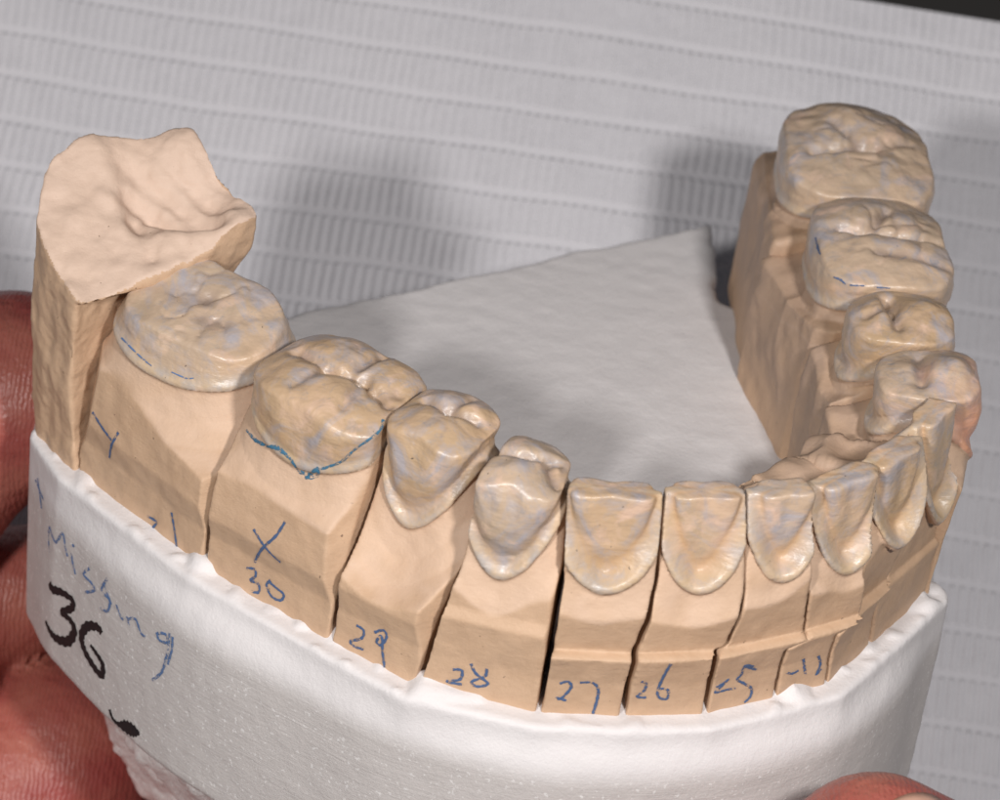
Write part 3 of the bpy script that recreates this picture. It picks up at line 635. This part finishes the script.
# ------------------------------------------------------------------ hand holding the base from below
def skin_mat():
    m, nt, b = newmat('skin'); P = coords(nt)
    c = mix(nt, ramp(nt, noise(nt, P, 1.3, 5, 0.6), [(0.35, (0, 0, 0)), (0.65, (1, 1, 1))]), (0.34, 0.075, 0.065), (0.44, 0.15, 0.11))
    nt.links.new(c, b.inputs['Base Color']); b.inputs['Roughness'].default_value = 0.42
    b.inputs['Subsurface Weight'].default_value = 0.15; b.inputs['Subsurface Radius'].default_value = (0.5, 0.15, 0.08); b.inputs['Subsurface Scale'].default_value = 0.3
    w = N(nt, 'ShaderNodeTexWave'); w.inputs['Scale'].default_value = 8; w.inputs['Distortion'].default_value = 5; w.inputs['Detail'].default_value = 2; w.inputs['Detail Scale'].default_value = 1.2
    nt.links.new(P, w.inputs['Vector'])
    v = N(nt, 'ShaderNodeTexVoronoi'); v.inputs['Scale'].default_value = 9; nt.links.new(P, v.inputs['Vector'])
    bump(nt, b, [(noise(nt, P, 3, 5, 0.6), 0.05), (w.outputs['Fac'], 0.0035), (v.outputs['Distance'], 0.004)])
    return m
M_skin = skin_mat()
m, nt, b = newmat('fingernail'); P = coords(nt); nt.links.new(mix(nt, noise(nt, P, 3, 4), (0.50, 0.27, 0.20), (0.60, 0.37, 0.28)), b.inputs['Base Color']); b.inputs['Roughness'].default_value = 0.35; M_nail = m
bump(nt, b, [(noise(nt, stretched(nt, P, (6, 1, 1)), 3, 3), 0.01)])
def cone(X, Y, Z, a, b, ra, rb):
    ba = b-a; L = ba@ba; t = np.clip(((X-a[0])*ba[0]+(Y-a[1])*ba[1]+(Z-a[2])*ba[2])/L, 0, 1)
    return np.sqrt((X-a[0]-t*ba[0])**2+(Y-a[1]-t*ba[1])**2+(Z-a[2]-t*ba[2])**2) - (ra+(rb-ra)*t)
def build_hand():
    A = lambda *p: np.array(p, float)
    fingers = [   # chains of (point, radius): index, middle, ring, little, thumb
        [(atd(15, 392, 26.3), .86), (atd(-60, 430, 26.3), .88), (atd(-150, 560, 26.2), .98), (atd(-140, 780, 26.4), 1.05)],
        [(atd(30, 588, 27.4), .56), (atd(-60, 610, 27.2), .66), (atd(-130, 740, 27.0), .92), (atd(-60, 900, 27.0), 1.05)],
        [(atd(45, 765, 27.6), .98), (atd(-10, 800, 27.5), 1.05), (atd(-40, 900, 27.4), 1.1), (atd(20, 1000, 27.2), 1.2)],
        [(atd(918, 888, 22.3), .66), (atd(876, 880, 22.2), .72), (atd(855, 970, 22.4), .80), (atd(800, 1080, 23.2), .92), (atd(600, 1180, 24.6), 1.3)]]
    palm = [(atd(20, 1000, 27.2), 1.4), (atd(250, 1130, 26.6), 1.9), (atd(600, 1180, 25.2), 1.7)]
    allp = np.array([p for f in fingers+[palm] for p, r in f]); lo = allp.min(0)-2.2; hi = allp.max(0)+2.2
    h = 0.085; X, Y, Z = grid(lo, hi, h); F = np.full(X.shape, 9.0)
    for f in fingers:
        g = np.full(X.shape, 9.0)
        for (p, r), (q, s) in zip(f[:-1], f[1:]): g = smin(g, cone(X, Y, Z, p, q, r, s), 0.12)
        F = smin(F, g, 0.10)
    for (p, r), (q, s) in zip(palm[:-1], palm[1:]): F = smin(F, cone(X, Y, Z, p, q, r, s), 0.5)
    V, Q = surface_nets(F, lo, h); Nn = vnormals(V, Q); V = V + Nn*(0.02*vn(V, 1.5, 8)+0.008*vn(V, 5, 9))[:, None]
    o = mesh_from('hand', V, Q, M_skin); o['label'] = 'reddish hand gripping the white base, fingers at the left, thumb at the bottom right'; o['category'] = 'hand'
    # thumb nail: curved plate seated on the thumb tip
    bv = bvh_of(V, Q); verts, faces = [], []; n1, n2 = 14, 10
    for j in range(n2):
        for i in range(n1):
            s = i/(n1-1)*2-1; t = j/(n2-1)
            px = 920 + s*(31*(1-0.10*(1-t)**2)); py = 797 + 60*t + 9*s*s*(1-t) + 3*s
            d = fwd*FPX + CR*(px-500) - CU*(py-400); loc, nor, _, _ = bv.ray_cast(Vector(CPOS), Vector(d).normalized())
            if loc is None: loc, nor = Vector(atd(px, py, 22.2)), Vector(-fwd)
            verts.append(tuple(loc + nor*(0.03*(1-0.75*s*s))))
    for j in range(n2-1):
        for i in range(n1-1): faces.append((j*n1+i, j*n1+i+1, (j+1)*n1+i+1, (j+1)*n1+i))
    me = bpy.data.meshes.new('fingernail'); me.from_pydata(verts, [], faces); me.materials.append(M_nail)
    for p in me.polygons: p.use_smooth = True
    nl = link(bpy.data.objects.new('fingernail', me), o); sd = nl.modifiers.new('s', 'SOLIDIFY'); sd.thickness = 0.03; sd.offset = 0
build_hand()

# ------------------------------------------------------------------ paper sheet and the dark table
PN = Vector(tuple(-fwd*0.86 + np.array([0, 0, 1])*0.42)).normalized()      # the sheet's normal, tipped towards the lens
PC = Vector(atd(500, 400, 30.0))
def sheet(name, cx, w, h, mat, off, nx=60, ny=60, wav=0.0, rot=0.0, pivot=None):
    def onp(px, py):
        d = Vector(atd(px, py, 1.0)) - Vector(CPOS); return Vector(CPOS) + d*((PC-Vector(CPOS)).dot(PN)/d.dot(PN))
    e1, e2 = onp(868, -1), onp(1000, 19)
    xa = (e2-e1).normalized(); ya = PN.cross(xa)
    if name == 'paper_sheet': cx = (cx[0], (e1-PC).dot(ya)-h/2)
    if rot: xa, ya = xa*math.cos(rot)+ya*math.sin(rot), ya*math.cos(rot)-xa*math.sin(rot)
    verts, faces = [], []
    for j in range(ny+1):
        for i in range(nx+1):
            x = (i/nx-0.5)*w + cx[0]; y = (j/ny-0.5)*h + cx[1]
            zz = wav*(math.sin(x*0.7+y*0.3)+0.6*math.sin(y*1.1-x*0.4+1)) + off
            verts.append((x, y, zz))
    for j in range(ny):
        for i in range(nx): faces.append((j*(nx+1)+i, j*(nx+1)+i+1, (j+1)*(nx+1)+i+1, (j+1)*(nx+1)+i))
    me = bpy.data.meshes.new(name); me.from_pydata(verts, [], faces); me.materials.append(mat)
    for p in me.polygons: p.use_smooth = True
    o = link(bpy.data.objects.new(name, me))
    o.matrix_world = Matrix(((xa.x, ya.x, PN.x, PC.x), (xa.y, ya.y, PN.y, PC.y), (xa.z, ya.z, PN.z, PC.z), (0, 0, 0, 1)))
    return o
m, nt, b = newmat('embossed_paper'); M_paper = m
tc = N(nt, 'ShaderNodeTexCoord'); sx = N(nt, 'ShaderNodeSeparateXYZ')
P = tc.outputs['Object']
wx = N(nt, 'ShaderNodeVectorMath', operation='ADD'); nz = N(nt, 'ShaderNodeTexNoise'); nz.inputs['Scale'].default_value = 0.45; nz.inputs['Detail'].default_value = 2
nt.links.new(P, nz.inputs['Vector']); sc = N(nt, 'ShaderNodeVectorMath', operation='SCALE'); sc.inputs['Scale'].default_value = 0.16
nt.links.new(nz.outputs['Color'], sc.inputs[0]); nt.links.new(P, wx.inputs[0]); nt.links.new(sc.outputs[0], wx.inputs[1]); nt.links.new(wx.outputs[0], sx.inputs[0])
BAND = 0.455; RIB = 0.098
by = math_(nt, 'SINE', math_(nt, 'MULTIPLY', sx.outputs['Y'], 2*math.pi/BAND))
rx = math_(nt, 'SINE', math_(nt, 'MULTIPLY', sx.outputs['X'], 2*math.pi/RIB))
band = math_(nt, 'SMOOTH_MIN', math_(nt, 'ADD', by, 0.9), 1.0)       # plateau with a narrow valley
mm = N(nt, 'ShaderNodeMapRange', interpolation_type='SMOOTHSTEP'); mm.inputs['From Min'].default_value = -1; mm.inputs['From Max'].default_value = -0.70; nt.links.new(by, mm.inputs['Value'])
band = mm.outputs[0]
hh = math_(nt, 'MULTIPLY', band, math_(nt, 'ADD', math_(nt, 'MULTIPLY', rx, math_(nt, 'ADD', math_(nt, 'MULTIPLY', noise(nt, P, 2.5, 3), 0.6), 0.22)), 0.8))
col = mix(nt, noise(nt, P, 0.8, 3), (0.62, 0.605, 0.64), (0.68, 0.66, 0.69))
nt.links.new(col, b.inputs['Base Color']); b.inputs['Roughness'].default_value = 0.85; b.inputs['Specular IOR Level'].default_value = 0.2
bump(nt, b, [(hh, 0.017), (noise(nt, P, 1.2, 4, 0.6), 0.05)])
pa = sheet('paper_sheet', (-1.0, -1.0), 24, 16.6, M_paper, 0, 110, 80, 0.05)
pa['label'] = 'pale grey embossed paper sheet with rows of fine ribs lying behind the model'; pa['category'] = 'paper sheet'
m, nt, b = newmat('dark_table'); b.inputs['Base Color'].default_value = (0.012, 0.010, 0.009, 1); b.inputs['Roughness'].default_value = 0.6
tb = sheet('table_top', (0, 0), 60, 60, m, -0.3, 4, 4); tb['kind'] = 'structure'
